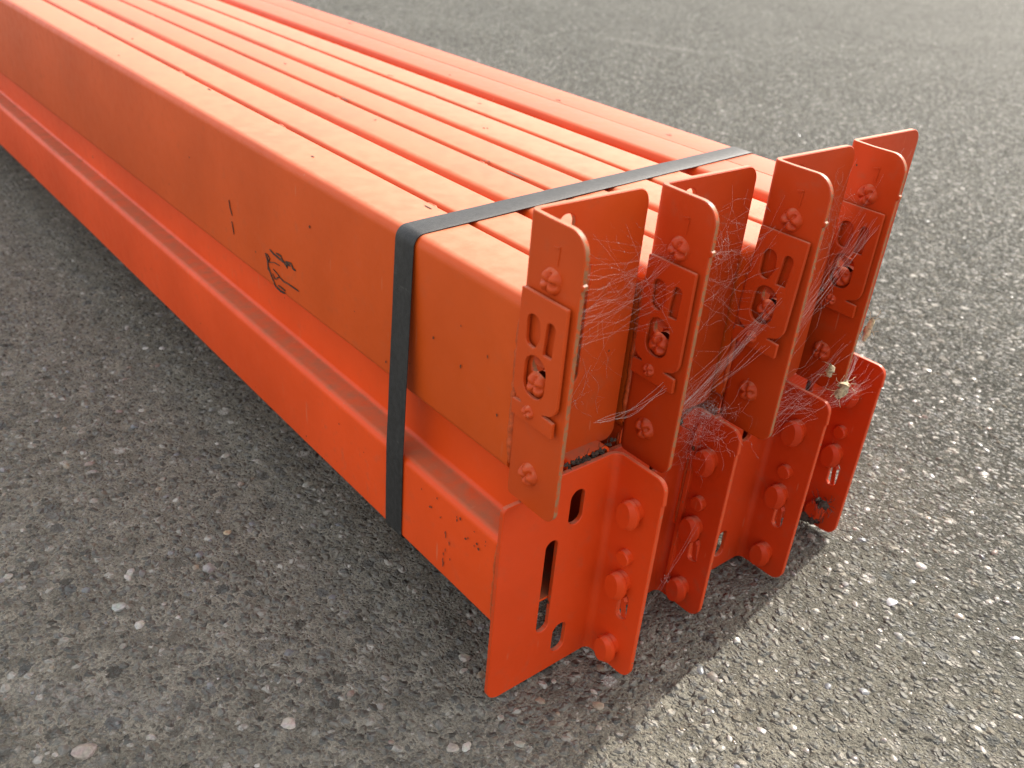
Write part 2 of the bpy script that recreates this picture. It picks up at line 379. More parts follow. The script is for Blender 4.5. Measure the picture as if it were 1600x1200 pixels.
def loft_mesh(name, secs, mat, n=28, ang=30):
    """secs: list of (z, rx, ry, dx, dy); local +Z is the axis"""
    verts, faces = [], []
    for (z_, rx, ry, dx, dy) in secs:
        for k in range(n):
            th = 2 * math.pi * k / n; verts.append((dx + rx * math.cos(th), dy + ry * math.sin(th), z_))
    for j in range(len(secs) - 1):
        for k in range(n): faces.append((j * n + k, j * n + (k + 1) % n, (j + 1) * n + (k + 1) % n, (j + 1) * n + k))
    faces.append(tuple((len(secs) - 1) * n + k for k in range(n)))
    me = bpy.data.meshes.new(name); me.from_pydata(verts, [], faces); me.update(); me.materials.append(mat); return finish(me, ang)
RIV = [rivet_mesh(0.0090, 0.0060, 4, M_upc, 1), rivet_mesh(0.0054, 0.0042, 4, M_upc, 2)]
# hook stud, local +Z away from the flange, local X = world Z (up) once turned
HOOK = loft_mesh('hook', [(-0.001, 0.0085, 0.0080, 0.000, 0), (0.0038, 0.0085, 0.0078, 0, 0), (0.0052, 0.0116, 0.0092, -0.0022, 0), (0.0080, 0.0120, 0.0094, -0.0026, 0.0002), (0.0108, 0.0108, 0.0064, -0.0030, 0.0022)], M_lowc, 32, 24)
HOOKU = HOOK.copy(); HOOKU.materials[0] = M_upc
PIN = loft_mesh('pin', [(-0.001, 0.0067, 0.0067, 0, 0), (0.0052, 0.0067, 0.0067, 0, 0), (0.0062, 0.0058, 0.0058, 0, 0)], M_lowc, 28, 28)
def place(name, me, parent, loc, rot): 
    o = bpy.data.objects.new(name, me); link(o, parent); o.location = loc; o.rotation_euler = rot; return o
def tube_mesh(path, rad, sides=6, taper=None):
    verts, faces = [], []; path = [Vector(p) for p in path]
    for k, p in enumerate(path):
        t_ = (path[min(k + 1, len(path) - 1)] - path[max(k - 1, 0)]).normalized()
        a_ = t_.orthogonal().normalized(); b_ = t_.cross(a_); rr = rad if taper is None else rad * taper(k / (len(path) - 1))
        for s_ in range(sides):
            th = 2 * math.pi * s_ / sides; verts.append(p + (a_ * math.cos(th) + b_ * math.sin(th)) * rr)
    for k in range(len(path) - 1):
        for s_ in range(sides): faces.append((k * sides + s_, k * sides + (s_ + 1) % sides, (k + 1) * sides + (s_ + 1) % sides, (k + 1) * sides + s_))
    return verts, faces
def ribbon(path, wid, nrm, thick, taper=True):
    """flat raised stroke along path lying on a face with normal nrm"""
    verts, faces = [], []; path = [Vector(p) for p in path]; nrm = Vector(nrm); n = len(path)
    for k, p in enumerate(path):
        t_ = (path[min(k + 1, n - 1)] - path[max(k - 1, 0)]).normalized(); s_ = t_.cross(nrm).normalized()
        w_ = wid * (0.35 if taper and k in (0, n - 1) else 1.0) / 2
        verts += [p + s_ * w_, p - s_ * w_, p - s_ * w_ + nrm * thick, p + s_ * w_ + nrm * thick]
    for k in range(n - 1):
        for q in range(4): faces.append((4 * k + q, 4 * k + (q + 1) % 4, 4 * k + 4 + (q + 1) % 4, 4 * k + 4 + q))
    faces += [(0, 1, 2, 3), (4 * n - 4, 4 * n - 3, 4 * n - 2, 4 * n - 1)]
    return verts, faces
def merge(parts):
    V_, F_ = [], []
    for v_, f_ in parts:
        o_ = len(V_); V_ += list(v_); F_ += [tuple(i + o_ for i in q) for q in f_]
    return V_, F_
def weld_bead(path, rad, parent, origin, mat, seed, name='weld_bead'):
    pts = []
    path = [Vector(p) for p in path]
    n = max(6, int((path[-1] - path[0]).length / 0.003))
    for k in range(n + 1):
        p = path[0].lerp(path[-1], k / n); pts.append(p + Vector([noise.noise(p * 300 + Vector((seed, q * 7, 0))) for q in range(3)]) * rad * 0.35)
    v_, f_ = tube_mesh(pts, rad, 8, lambda q: 0.35 + 0.65 * min(1, 8 * q, 8 * (1 - q)) * (0.85 + 0.3 * noise.noise(Vector((q * 40, seed, 0)))))
    return mesh_obj(name, v_, f_, mat, parent, origin, 60)

# lock plate with its cut out letter shapes, in (a, rz): a = distance out from the fold, rz = height below the connector top
def lock_plate_mesh(mat, flare=0.0):
    out = rounded([(0.0056, -0.0500, .001), (0.0487, -0.0500, .001), (0.0487, -0.1265, .0125), (0.0335, -0.1310, .0006), (0.0466, -0.1320, .0008), (0.0470, -0.1432, .0008), (0.0058, -0.1430, .0008), (0.0056, -0.1316, .0008), (0.0175, -0.1308, .0008), (0.0056, -0.1262, .0120)], 7)
    h1 = rounded([(0.0138, -0.0868, .0050), (0.0225, -0.0880, .0040), (0.0272, -0.0780, .0050), (0.0250, -0.0645, .0058), (0.0132, -0.0645, .0058)], 7)
    h2 = rounded([(0.0305, -0.0885, .0010), (0.0390, -0.0882, .0010), (0.0405, -0.0645, .0044), (0.0322, -0.0640, .0036)], 6)
    h3 = rounded([(0.0148, -0.1225, .0098), (0.0356, -0.1225, .0098), (0.0356, -0.0920, .0098), (0.0148, -0.0920, .0098)], 8)
    bm = sheet_mesh([out, h1, h2, h3], 0.0030, 0.0004)
    for v_ in bm.verts:
        u_, z_, w_ = v_.co
        k = max(0.0, (-0.05 - z_) / 0.093); fl = flare * k ** 1.2
        v_.co = Vector((-(w_ + 0.0015 + 0.0016) - fl, -u_, z_))
    bmesh.ops.recalc_face_normals(bm, faces=bm.faces)
    me = bpy.data.meshes.new('lock_plate'); bm.to_mesh(me); bm.free(); me.materials.append(mat); return finish(me, 30)
LOCK = lock_plate_mesh(M_upc); LOCK3 = lock_plate_mesh(M_upc, 0.0065)
ROT_L = (0, -math.pi / 2, 0)        # local +Z to world -X, local +X to world +Z
ROT_R = (0, math.pi / 2, 0)

GU = 'upper row of orange rack beams'; GL = 'lower row of orange rack beams'
UX = [0.0, 0.112, 0.218, 0.342]; UY = [0.0, -0.0036, -0.0170, -0.0030]; UT = [0.4076, 0.4092, 0.4166, 0.4136]
U_LAB = ['front beam of the upper row, black marker scribble on its orange side',
         'upper row orange beam second from the scribbled side, cobwebs on its connector',
         'upper row orange beam third from the scribbled side, lock plate bent away',
         'farthest upper row orange beam with fine seam line and wide red gap beside it']
Z0, Z1 = 0.2102, 0.3462
beams = []
for i in range(4):
    x0, yb, zt = UX[i], UY[i], UT[i]; org = (x0 + 0.052, yb, Z0)
    root = bpy.data.objects.new('rack_crossbar', None); root.location = org; root.empty_display_size = 0.05; link(root)
    tag(root, U_LAB[i], 'rack beam', GU)
    wd = (0.1095, 0.1046, 0.1085, 0.1085)[i]; xl = x0 + 0.0012; xr = xl + wd - 0.0012; g = 0.0024 if i < 3 else 0.0003; xm = (xl + xr) / 2 + 0.0005
    rs = 0.0016 if i < 3 else 0.0006; rs2 = 0.0095 if i < 3 else 0.0006
    yb2 = yb + 0.0003
    pl = sheet_path([(xm - g, Z1 - 0.0045), (xm - g, Z1, rs), (xl, Z1, 0.0090), (xl, Z0, 0.0070), (xm - 0.012, Z0)])
    extrude_profile('channel', pl, 0.0020, yb2, M_ups[i], root, org, i * 7 + 1)
    pr = sheet_path([(xm + g, Z1 - (0.0105 if i < 3 else 0.0045)), (xm + g, Z1, rs2), (xr, Z1, 0.0075), (xr, Z0 + 0.049, 0.006), (xr - 0.026, Z0 + 0.049, 0.006), (xr - 0.026, Z0, 0.006), (xm - 0.0115, Z0)])
    extrude_profile('channel', pr, -0.0020, yb2, M_ups[i], root, org, i * 7 + 2)
    wy = [[0.4426, 0.6954, 1.002, 0.181, 1.31], [0.7998, 0.5213, 0.2558, 1.08], [0.4961, 0.7687, 1.0], []][i]
    for k, yy in enumerate(wy):
        weld_bead([(xm - 0.0006, yy - 0.008, Z1 - 0.0042), (xm + 0.0006, yy + 0.008, Z1 - 0.0042)], 0.0034, root, org, M_weld, k + i * 5)
    # bead where the channels meet the bracket
    weld_bead([(x0 + 0.0030, yb + 0.0002, Z0 + 0.007), (x0 + 0.0030, yb + 0.0002, Z1 - 0.007)], 0.0032, root, org, M_weld, 31 + i)
    # --- connector
    pw, fl = 0.1045, 0.0530; f, u0, arc, ri = bend_map(x0, yb, -1, pw)
    U = lambda a_: u0 + arc + (a_ - T - ri)      # a_: distance out from the fold along the flange
    ue = U(fl); zb = 0.1957; zp = 0.2062
    outl = rounded([(0, zt, 0.012), (u0 - 0.001, zt, 0), (U(0.020), zt - 0.0006, 0), (ue, zt - 0.0006, 0.023), (ue, zt - 0.0315, 0), (ue + 0.0016, zt - 0.0325, 0.0006), (ue + 0.0014, zt - 0.0352, 0.0006), (ue - 0.0004, zt - 0.0365, 0),
                    (ue, zb, 0.010), (U(0.006), zb, 0.003), (u0 - 0.001, zp, 0.002), (0, zp, 0.010)], 8)
    up_u = lambda x_: pw - x_        # x offset from fold -> u on the plate
    hol = [stadium(up_u(0.0300), 0.0072, zt - 0.0365, zt - 0.0075), stadium(up_u(0.0507), 0.0062, zt - 0.138, zt - 0.045), stadium(up_u(0.030), 0.0072, zt - 0.178, zt - 0.147),
           stadium(U(0.0250), 0.0085, zt - 0.108, zt - 0.0935, 6)]
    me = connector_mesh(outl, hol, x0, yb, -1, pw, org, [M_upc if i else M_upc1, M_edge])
    con = link(bpy.data.objects.new('connector', me), root)
    top = Vector((x0, yb, zt + 0.0012)) - Vector(org)
    lk = place('lock_plate', LOCK if i != 2 else LOCK3, con, top + Vector((-0.0003, 0, 0)), (0, 0, 0))
    for (a_, rz, big, off) in ((0.0273, -0.0399, 0, 0), (0.0256, -0.1130, 0, 0.0012), (0.0229, -0.1347, 1, 0.0044 + (0.0062 if i == 2 else 0)), (0.0248, -0.1857, 0, 0)):
        place('rivet', RIV[big], con, top + Vector((-off, -a_, rz)), (0, -math.pi / 2, 0)).rotation_euler = (Matrix.Rotation(-math.pi / 2, 3, 'Y') @ Matrix.Rotation(0.6 + i * 1.3 + a_ * 900, 3, 'Z')).to_euler()
    for rz in (-0.0399, -0.1130, -0.1857):
        place('hook', HOOKU, con, top + Vector((T, -0.0265, rz)), ROT_R)
    v_, f_ = merge([ribbon([(0, -0.0262, -0.0180), (0, -0.0318, -0.0168)], 0.0014, (-1, 0, 0), 0.0006, False), ribbon([(0, -0.0312, -0.0172), (0, -0.0304, -0.0285)], 0.0014, (-1, 0, 0), 0.0006, False)])
    st = mesh_obj('stamp_mark', [Vector(p) + top for p in v_], f_, M_upc, con)
    # added tab, tilted to catch sky light as a crescent in the letter hole
    v_, f_ = ribbon([Vector((0.0005 + 0.004 * (q / 6), -0.0185 - 0.014 * q / 6, -0.0965 - 0.0035 * math.sin(math.pi * q / 6))) for q in range(7)], 0.0045, (-0.65, 0.0, 0.76), 0.0008)
    mesh_obj('crescent_tab', [Vector(p) + top for p in v_], f_, M_upc, con)
    # the same bracket closes the far end
    far = link(bpy.data.objects.new('connector', me), root); far.scale = (1, -1, 1); far.location = (0, BL + 0.0006, 0)
    if i == 0:
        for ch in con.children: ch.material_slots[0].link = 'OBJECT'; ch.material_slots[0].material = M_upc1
    beams.append(root)

LX = [0.1006, 0.2062, 0.3136, 0.4214]; LY = [-0.0148, 0.0, -0.0128, -0.0012]; LT = [0.2036, 0.2030, 0.2024, 0.2020]
L_LAB = ['front beam of the lower row, dusty step along its side, slotted red-orange end plate',
         'lower row beam second from the front, hooked connector with tangled cobweb above',
         'lower row beam third from the front, hooked connector with husk at its top corner',
         'farthest lower row beam, hooked connector with dead leaf litter at its foot']
ZB, ZL, ZTp = 0.0784, 0.1626, 0.2098
for i in range(4):
    xf, yb = LX[i], LY[i]; pw = 0.1156; xl = xf - 0.1130; xr = xl + 0.1040; org = (xf - 0.055, yb, 0.0)
    root = bpy.data.objects.new('rack_crossbar', None); root.location = org; root.empty_display_size = 0.05; link(root)
    tag(root, L_LAB[i], 'rack beam', GL)
    yb2 = yb + 0.0003; xm = (xl + xr) / 2 + 0.006; led = xl + 0.0258
    pl = sheet_path([(xm - 0.012, ZB), (xl, ZB, 0.0065), (xl, ZL, 0.0070), (led, ZL, 0.0045), (led, ZTp, 0.006), (xm - 0.0018, ZTp, 0.003), (xm - 0.0018, ZTp - 0.012)])
    extrude_profile('channel', pl, -0.0020, yb2, M_low, root, org, 50 + i * 7)
    pr = sheet_path([(xm - 0.0115, ZB), (xr, ZB, 0.0065), (xr, ZTp, 0.007), (xm + 0.0018, ZTp, 0.005), (xm + 0.0018, ZTp - 0.012)])
    extrude_profile('channel', pr, 0.0020, yb2, M_low, root, org, 51 + i * 7)
    weld_bead([(xl + 0.0005, yb + 0.0026, ZB + 0.006), (xl + 0.0005, yb + 0.0026, ZL - 0.006)], 0.0017, root, org, M_weld, 81 + i)
    weld_bead([(led + 0.0003, yb + 0.0026, ZL + 0.002), (led + 0.0003, yb + 0.0026, ZTp - 0.008)], 0.0017, root, org, M_weld, 91 + i)
    fl = 0.0545; f, u0, arc, ri = bend_map(xf, yb, 1, pw)
    U = lambda a_: u0 + arc + (a_ - T - ri)
    ue = U(fl); zt = LT[i]; zp = 0.2036 if i == 0 else 0.1925
    pltop = [(0.0225, zp, 0.0015), (0.0215, 0.1942, 0.001), (0.0, 0.1942, 0.004)] if i == 0 else [(u0 - 0.004, zp, 0.003), (0.0, zp, 0.010)]
    outl = rounded([(0.0, 0.0, 0.0125), (ue, 0.0, 0.0125), (ue, zt - 0.0215, 0), (ue + 0.0012, zt - 0.0205, 0.0005), (ue + 0.001, zt - 0.0185, 0.0005), (ue, zt, 0.0175), (U(0.004), zt, 0.002)] + pltop, 8)
    pu = lambda x_: x_ - (LX[0] - pw)
    hol = [stadium(pu(0.0592), 0.0072, 0.150, 0.1825), stadium(pu(0.0378), 0.0062, 0.0485, 0.1425), stadium(pu(0.0585), 0.0072, 0.0155, 0.0460),
           stadium(U(0.0350), 0.0052, 0.0555, 0.0830)]
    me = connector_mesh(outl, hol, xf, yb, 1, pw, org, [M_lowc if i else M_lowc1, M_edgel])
    con = link(bpy.data.objects.new('connector', me), root)
    bs = Vector((xf - T, yb, 0)) - Vector(org)
    for z_ in (0.1655, 0.0945, 0.0245):
        place('hook', HOOK, con, bs + Vector((0, -0.0310, z_)), ROT_L).scale = (1.08, 1.08, 1.0)
    place('pin', PIN, con, bs + Vector((0, -0.0310, 0.1192)), ROT_L)
    # bent safety catch behind the slot
    v_, f_ = merge([ribbon([(0.0035, -0.0305, 0.078), (0.0015, -0.0335, 0.0800), (-0.0008, -0.0375, 0.0805), (-0.0010, -0.0395, 0.0775)], 0.003, (-0.7, 0, 0.7), 0.0010, False),
                    ribbon([(0.003, -0.0345, 0.082), (0.0018, -0.0348, 0.073), (0.0030, -0.0352, 0.064), (0.0046, -0.0352, 0.055)], 0.0045, (-1, 0, 0), 0.0012, False)])
    mesh_obj('safety_catch', [Vector(p) + bs for p in v_], f_, M_lowc, con)
    for z_ in (0.165, 0.095, 0.0245):
        place('rivet', RIV[0], con, bs + Vector((T, -0.030, z_)), ROT_R)
    far = link(bpy.data.objects.new('connector', me), root); far.scale = (1, -1, 1); far.location = (0, BL + 0.0006, 0)
    if i == 0:
        for ch in con.children: ch.material_slots[0].link = 'OBJECT'; ch.material_slots[0].material = M_lowc1
    beams.append(root)

# marker scribble on the front beam
SCR = [[(0.3676, 0.2504), (0.3598, 0.2487), (0.3493, 0.2479), (0.3403, 0.2473), (0.3437, 0.2518), (0.3542, 0.2513)], [(0.3467, 0.2482), (0.3389, 0.2484), (0.3316, 0.2447), (0.3342, 0.2495), (0.3234, 0.2516), (0.3206, 0.2481), (0.3149, 0.2477)], [(0.3351, 0.2479), (0.3249, 0.2485)], [(0.3771, 0.2431), (0.3732, 0.2373), (0.3728, 0.2334), (0.3729, 0.228), (0.3682, 0.2269)], [(0.3749, 0.2347), (0.3581, 0.2401), (0.3474, 0.2408)], [(0.3725, 0.2315), (0.3666, 0.2237), (0.3581, 0.2152), (0.3477, 0.2142), (0.3383, 0.2156)], [(0.3525, 0.2187), (0.344, 0.2187), (0.338, 0.2184)], [(0.3616, 0.2322), (0.3486, 0.2292), (0.3586, 0.2227), (0.3635, 0.2268)], [(0.3487, 0.2285), (0.3396, 0.2273), (0.3318, 0.2284), (0.3228, 0.2286), (0.3102, 0.229)], [(0.4539, 0.2727), (0.4529, 0.265), (0.4484, 0.2577)], [(0.4508, 0.2508), (0.4477, 0.2381)], [(0.3738, 0.2437), (0.3682, 0.2404), (0.372, 0.2357)]]
WID = [0.0018, 0.0020, 0.0016, 0.0019, 0.0008, 0.0019, 0.0014, 0.0010, 0.0012, 0.0010, 0.0010, 0.0013]
def dense(path):
    out = []
    for a_, b_ in zip(path[:-1], path[1:]):
        for q in range(3): out.append((a_[0] + (b_[0] - a_[0]) * q / 3, a_[1] + (b_[1] - a_[1]) * q / 3))
    return out + [path[-1]]
for nm_, ids, lb in (('marker_scribble', (0, 1, 2, 3, 4, 5, 6, 7, 8, 11), 'black marker scribble'), ('marker_slash', (9, 10), 'thin dark broken slash mark')):
    v_, f_ = merge([ribbon([(0.00085, p[0], p[1]) for p in dense(SCR[k])], WID[k], (-1, 0, 0), 0.00035 + 0.00003 * k) for k in ids])
    sb = mesh_obj(nm_, v_, f_, M_ink, beams[0], beams[0].location, 40); sb['label'] = lb

# flecks where paint has chipped off, lying in the face (raised by a hair)
M_chip = simple('rust_chip', (0.060, 0.028, 0.014), 0.85, 0.5, 600)
def chip(c_, ua, va, nrm, ru, rv):
    ua, va, nrm, c_ = Vector(ua), Vector(va), Vector(nrm), Vector(c_); n_ = 9; vs_ = [c_ + nrm * 0.00030]
    for k in range(n_):
        th = 2 * math.pi * k / n_; q = random.uniform(0.55, 1.15); vs_.append(c_ + ua * ru * q * math.cos(th) + va * rv * q * math.sin(th) + nrm * 0.00022)
    return vs_, [(0, 1 + k, 1 + (k + 1) % n_) for k in range(n_)]
def chips(lst, root):
    v_, f_ = merge(lst); o = mesh_obj('paint_chips', v_, f_, M_chip, root, root.location, 60); o['kind'] = 'stuff'; return o
XF = (-1, 0, 0); YA = (0, 1, 0); ZA = (0, 0, 1)
lst = []
for k in range(16):
    q = random.random() ** 1.6; lst.append(chip((-0.0128, 0.000 + 0.085 * q, ZL - 0.010 - 0.020 * random.random() ** 2), YA, ZA, XF, random.uniform(0.0005, 0.0013), random.uniform(0.0006, 0.0018)))
for k in range(9): lst.append(chip((-0.0128, 0.040 + 0.012 * random.random(), 0.088 + 0.040 * random.random()), YA, ZA, XF, random.uniform(0.0003, 0.0008), random.uniform(0.0010, 0.0035)))
for k in range(14): lst.append(chip((-0.0128, random.uniform(0.1, 1.2), random.uniform(0.085, 0.150)), YA, ZA, XF, random.uniform(0.0004, 0.0009), random.uniform(0.0005, 0.0014)))
chips(lst, beams[4])
lst = []
for (y_, z_) in ((0.095, 0.276), (0.062, 0.300), (0.060, 0.268), (0.125, 0.240), (0.030, 0.290), (0.210, 0.250), (0.285, 0.300), (0.55, 0.29), (0.62, 0.24), (0.16, 0.225), (0.015, 0.250)):
    lst.append(chip((0.0008, y_, z_), YA, ZA, XF, random.uniform(0.0005, 0.0012), random.uniform(0.0006, 0.0018)))
for (x_, y_, ln_) in ((0.046, 0.172, 0.006), (0.049, 0.60, 0.007), (0.030, 0.33, 0.003), (0.072, 0.90, 0.004), (0.020, 0.80, 0.003)): lst.append(chip((x_, y_, Z1 + 0.0002), (1, 0, 0), YA, ZA, 0.0011, ln_))
chips(lst, beams[0])
for bi, arr in ((1, ((0.1675, 0.215, 0.020), (0.1680, 0.255, 0.006), (0.1675, 0.512, 0.010), (0.150, 0.42, 0.003), (0.190, 0.70, 0.004))), (2, ((0.240, 0.35, 0.004), (0.282, 0.60, 0.006), (0.300, 0.44, 0.003))), (3, ((0.405, 0.42, 0.007), (0.430, 0.95, 0.012), (0.360, 0.58, 0.004), (0.415, 0.25, 0.005)))):
    chips([chip((x_ + random.uniform(-0.002, 0.002), y_ + random.uniform(-0.5, 0.5) * ln_, Z1 + 0.0002), (1, 0, 0), YA, ZA, random.uniform(0.0005, 0.0013), ln_ * random.uniform(0.3, 0.8)) for (x_, y_, ln_) in arr for q in range(3)], beams[bi])

# ------------------------------------------------------------------ strapping band
hull = [(-0.0124, ZB), (-0.0124, ZL), (0.0012, Z1), (0.4490, Z1), (0.4490, Z0 + 0.045), (0.4110, ZB)]
o_ = 0.0006
cen = Vector((sum(p[0] for p in hull) / 6, sum(p[1] for p in hull) / 6))
hp = [(-0.0131, ZB - o_, 0.006), (-0.0131, ZL, 0.008), (0.0004, Z1 + o_, 0.0095), (0.4505, Z1 + o_, 0.009), (0.4505, Z0 + 0.045, 0.02), (0.4115, ZB - o_, 0.007)]
loop = rounded(hp, 8)
fine_loop = []
for k in range(len(loop)):
    a_, b_ = loop[k], loop[(k + 1) % len(loop)]; n = max(1, int((b_ - a_).length / 0.012))
    for q in range(n): fine_loop.append(a_.lerp(b_, q / n))
def strap_y(p):
    tx = min(1, max(0, p.x / 0.45)); tz = min(1, max(0, (p.y - ZL) / (Z1 - ZL)))
    return (1 - tz) * (0.1232 + 0.02 * tx) + tz * (0.1350 + 0.0390 * tx)
n = len(fine_loop); W2 = 0.0122; verts, faces = [], []
for k, p in enumerate(fine_loop):
    t_ = (fine_loop[(k + 1) % n] - fine_loop[k - 1]).normalized(); nn = Vector((-t_.y, t_.x))
    if nn.dot(p - cen) < 0: nn = -nn
    yc = strap_y(p); wob = 0.0003 * noise.noise(Vector((p.x * 30, p.y * 30, 2)))
    for (dy, dn) in ((-W2, 0.0), (-W2, 0.0006), (-W2 + 0.0004, 0.0008), (0, 0.0009), (W2 - 0.0004, 0.0008), (W2, 0.0006), (W2, 0.0)):
        verts.append((p.x + nn.x * (dn + wob), yc + dy, p.y + nn.y * (dn + wob)))
for k in range(n):
    for q in range(7): faces.append((k * 7 + q, k * 7 + (q + 1) % 7, ((k + 1) % n) * 7 + (q + 1) % 7, ((k + 1) % n) * 7 + q))
strap = mesh_obj('strapping_band', verts, faces, M_strap, None, (0, 0.1350, ZB), 40)
strap.location = (0, 0.1350, ZB); tag(strap, 'black strapping band wrapped around the stack of orange beams', 'strap')
# ------------------------------------------------------------------ cobwebs and litter
def thread(a_, b_, rad, sag, jit, n=10, seed=0):
    a_, b_ = Vector(a_), Vector(b_); pts = []
    for k in range(n + 1):
        q = k / n; p = a_.lerp(b_, q); s_ = math.sin(math.pi * q)
        pts.append(p + Vector((0, 0, -sag * s_)) + Vector([noise.noise(Vector((q * 3.2, seed * 3.17, c_ * 9.1))) for c_ in range(3)]) * jit * 2.2 * s_)
    return tube_mesh(pts, rad, 4)
def rnd_in(box): return Vector([random.uniform(lo, hi) for lo, hi in box])
def cobweb(spans, clumps, label, base):
    parts = []; k = 0
    for (A, Bx, cnt, rad, sag, jit) in spans:
        for _ in range(cnt):
            k += 1; parts.append(thread(rnd_in(A), rnd_in(Bx), rad * random.uniform(0.6, 1.5), sag * random.random(), jit * random.random(), 12, k + base[0] * 100))
    for (c_, s_, cnt, rad) in clumps:
        for _ in range(cnt):
            k += 1; p = Vector(c_) + Vector([random.gauss(0, s_) for q in range(3)]); pts = [p]; d_ = Vector([random.gauss(0, 1) for q in range(3)]).normalized()
            for q in range(9):
                d_ = (d_ + Vector([random.gauss(0, 0.55) for q_ in range(3)])).normalized(); p = p + d_ * s_ * 0.28; pts.append(p)
            parts.append(tube_mesh(pts, rad * random.uniform(0.6, 1.4), 4))
    flecks = []
    for (pv, pf) in parts:
        for q in range(2):
            if random.random() < 0.30:
                c_ = Vector(random.choice(pv)); r_ = random.uniform(0.00012, 0.0005)
                flecks.append(([c_ + Vector(d_) * r_ * random.uniform(0.5, 1.4) for d_ in ((1, 0, 0), (-1, 0, 0), (0, 1, 0), (0, -1, 0), (0, 0, 1), (0, 0, -1))], [(0, 2, 4), (2, 1, 4), (1, 3, 4), (3, 0, 4), (2, 0, 5), (1, 2, 5), (3, 1, 5), (0, 3, 5)]))
    parts += flecks
    v_, f_ = merge(parts)
    o = mesh_obj('cobweb', v_, f_, M_web, None, base, 180, fix=False); o.location = base
    return tag(o, label, 'cobweb', 'cobwebs on the connectors')
R1 = 0.000027
cobweb([(((0.045, 0.104), (-0.007, -0.005), (0.315, 0.392)), ((0.108, 0.112), (-0.045, -0.006), (0.300, 0.385)), 20, R1, 0.006, 0.012),
        (((0.0045, 0.006), (-0.053, -0.03), (0.32, 0.385)), ((0.109, 0.112), (-0.040, -0.010), (0.32, 0.380)), 22, R1, 0.008, 0.005),
        (((0.02, 0.10), (-0.007, -0.005), (0.22, 0.31)), ((0.06, 0.104), (-0.007, -0.005), (0.22, 0.32)), 10, R1 * 1.3, 0.004, 0.008),
        (((0.030, 0.034), (-0.052, -0.05), (0.268, 0.272)), ((0.108, 0.112), (-0.046, -0.04), (0.268, 0.274)), 5, R1 * 2, 0.012, 0.003)],
       [((0.088, -0.010, 0.340), 0.006, 20, R1 * 1.2), ((0.06, -0.008, 0.255), 0.004, 8, R1 * 1.4), ((0.030, -0.02, 0.30), 0.004, 12, R1 * 1.3)],
       'fine cobweb across the front upper connector and the one beside it', (0.06, -0.03, 0.33))
cobweb([(((0.125, 0.212), (-0.011, -0.009), (0.310, 0.400)), ((0.150, 0.217), (-0.050, -0.010), (0.290, 0.390)), 28, R1, 0.006, 0.024),
        (((0.1165, 0.118), (-0.057, -0.045), (0.27, 0.375)), ((0.216, 0.218), (-0.060, -0.025), (0.285, 0.395)), 13, R1, 0.010, 0.012),
        (((0.1165, 0.118), (-0.057, -0.050), (0.25, 0.28)), ((0.214, 0.218), (-0.060, -0.045), (0.290, 0.335)), 6, R1 * 1.5, 0.006, 0.004)],
       [((0.172, -0.018, 0.352), 0.006, 26, R1 * 1.3), ((0.150, -0.02, 0.318), 0.006, 14, R1)],
       'dense cobweb between the second and third upper connectors', (0.165, -0.03, 0.33))
cobweb([(((0.2225, 0.224), (-0.070, -0.055), (0.25, 0.36)), ((0.325, 0.342), (-0.045, -0.008), (0.32, 0.405)), 16, R1 * 1.1, 0.008, 0.010),
        (((0.2225, 0.224), (-0.070, -0.060), (0.29, 0.31)), ((0.341, 0.342), (-0.05, -0.03), (0.345, 0.365)), 12, R1 * 1.5, 0.004, 0.004),
        (((0.24, 0.32), (-0.024, -0.022), (0.35, 0.405)), ((0.26, 0.342), (-0.03, -0.022), (0.30, 0.41)), 26, R1, 0.006, 0.012),
        (((0.346, 0.348), (-0.055, -0.03), (0.37, 0.40)), ((0.38, 0.44), (-0.009, -0.0075), (0.35, 0.40)), 14, R1, 0.003, 0.004)],
       [((0.300, -0.030, 0.358), 0.004, 18, R1 * 1.4)],
       'stringy cobweb from the bent lock plate to the farthest upper connector', (0.28, -0.04, 0.34))
cobweb([(((0.1165, 0.119), (-0.057, -0.035), (0.205, 0.27)), ((0.170, 0.205), (-0.055, -0.020), (0.175, 0.235)), 28, R1, 0.006, 0.012),
        (((0.150, 0.175), (-0.055, -0.035), (0.222, 0.240)), ((0.11, 0.205), (-0.060, -0.015), (0.165, 0.285)), 28, R1, 0.006, 0.012),
        (((0.1165, 0.118), (-0.056, -0.050), (0.24, 0.26)), ((0.216, 0.218), (-0.060, -0.04), (0.28, 0.31)), 14, R1 * 1.5, 0.006, 0.005),
        ],
       [((0.160, -0.0454, 0.233), 0.006, 70, R1 * 1.3), ((0.163, -0.05, 0.222), 0.010, 40, R1)],
       'thick tangle of cobweb above the second lower connector', (0.16, -0.045, 0.225))
cobweb([(((0.2225, 0.224), (-0.070, -0.050), (0.20, 0.235)), ((0.295, 0.345), (-0.066, -0.045), (0.20, 0.262)), 22, R1 * 1.1, 0.006, 0.009),
        (((0.2225, 0.224), (-0.069, -0.060), (0.22, 0.26)), ((0.30, 0.312), (-0.066, -0.05), (0.18, 0.20)), 16, R1, 0.006, 0.006),
        (((0.314, 0.33), (-0.064, -0.05), (0.19, 0.215)), ((0.40, 0.42), (-0.055, -0.03), (0.17, 0.205)), 20, R1, 0.008, 0.006),
        (((0.327, 0.331), (-0.067, -0.063), (0.205, 0.215)), ((0.395, 0.402), (-0.036, -0.032), (0.23, 0.24)), 8, R1 * 1.8, 0.003, 0.004)],
       [((0.330, -0.0652, 0.2112), 0.005, 30, R1 * 1.4)],
       'cobweb from the third upper connector down to the far lower connectors', (0.31, -0.06, 0.21))

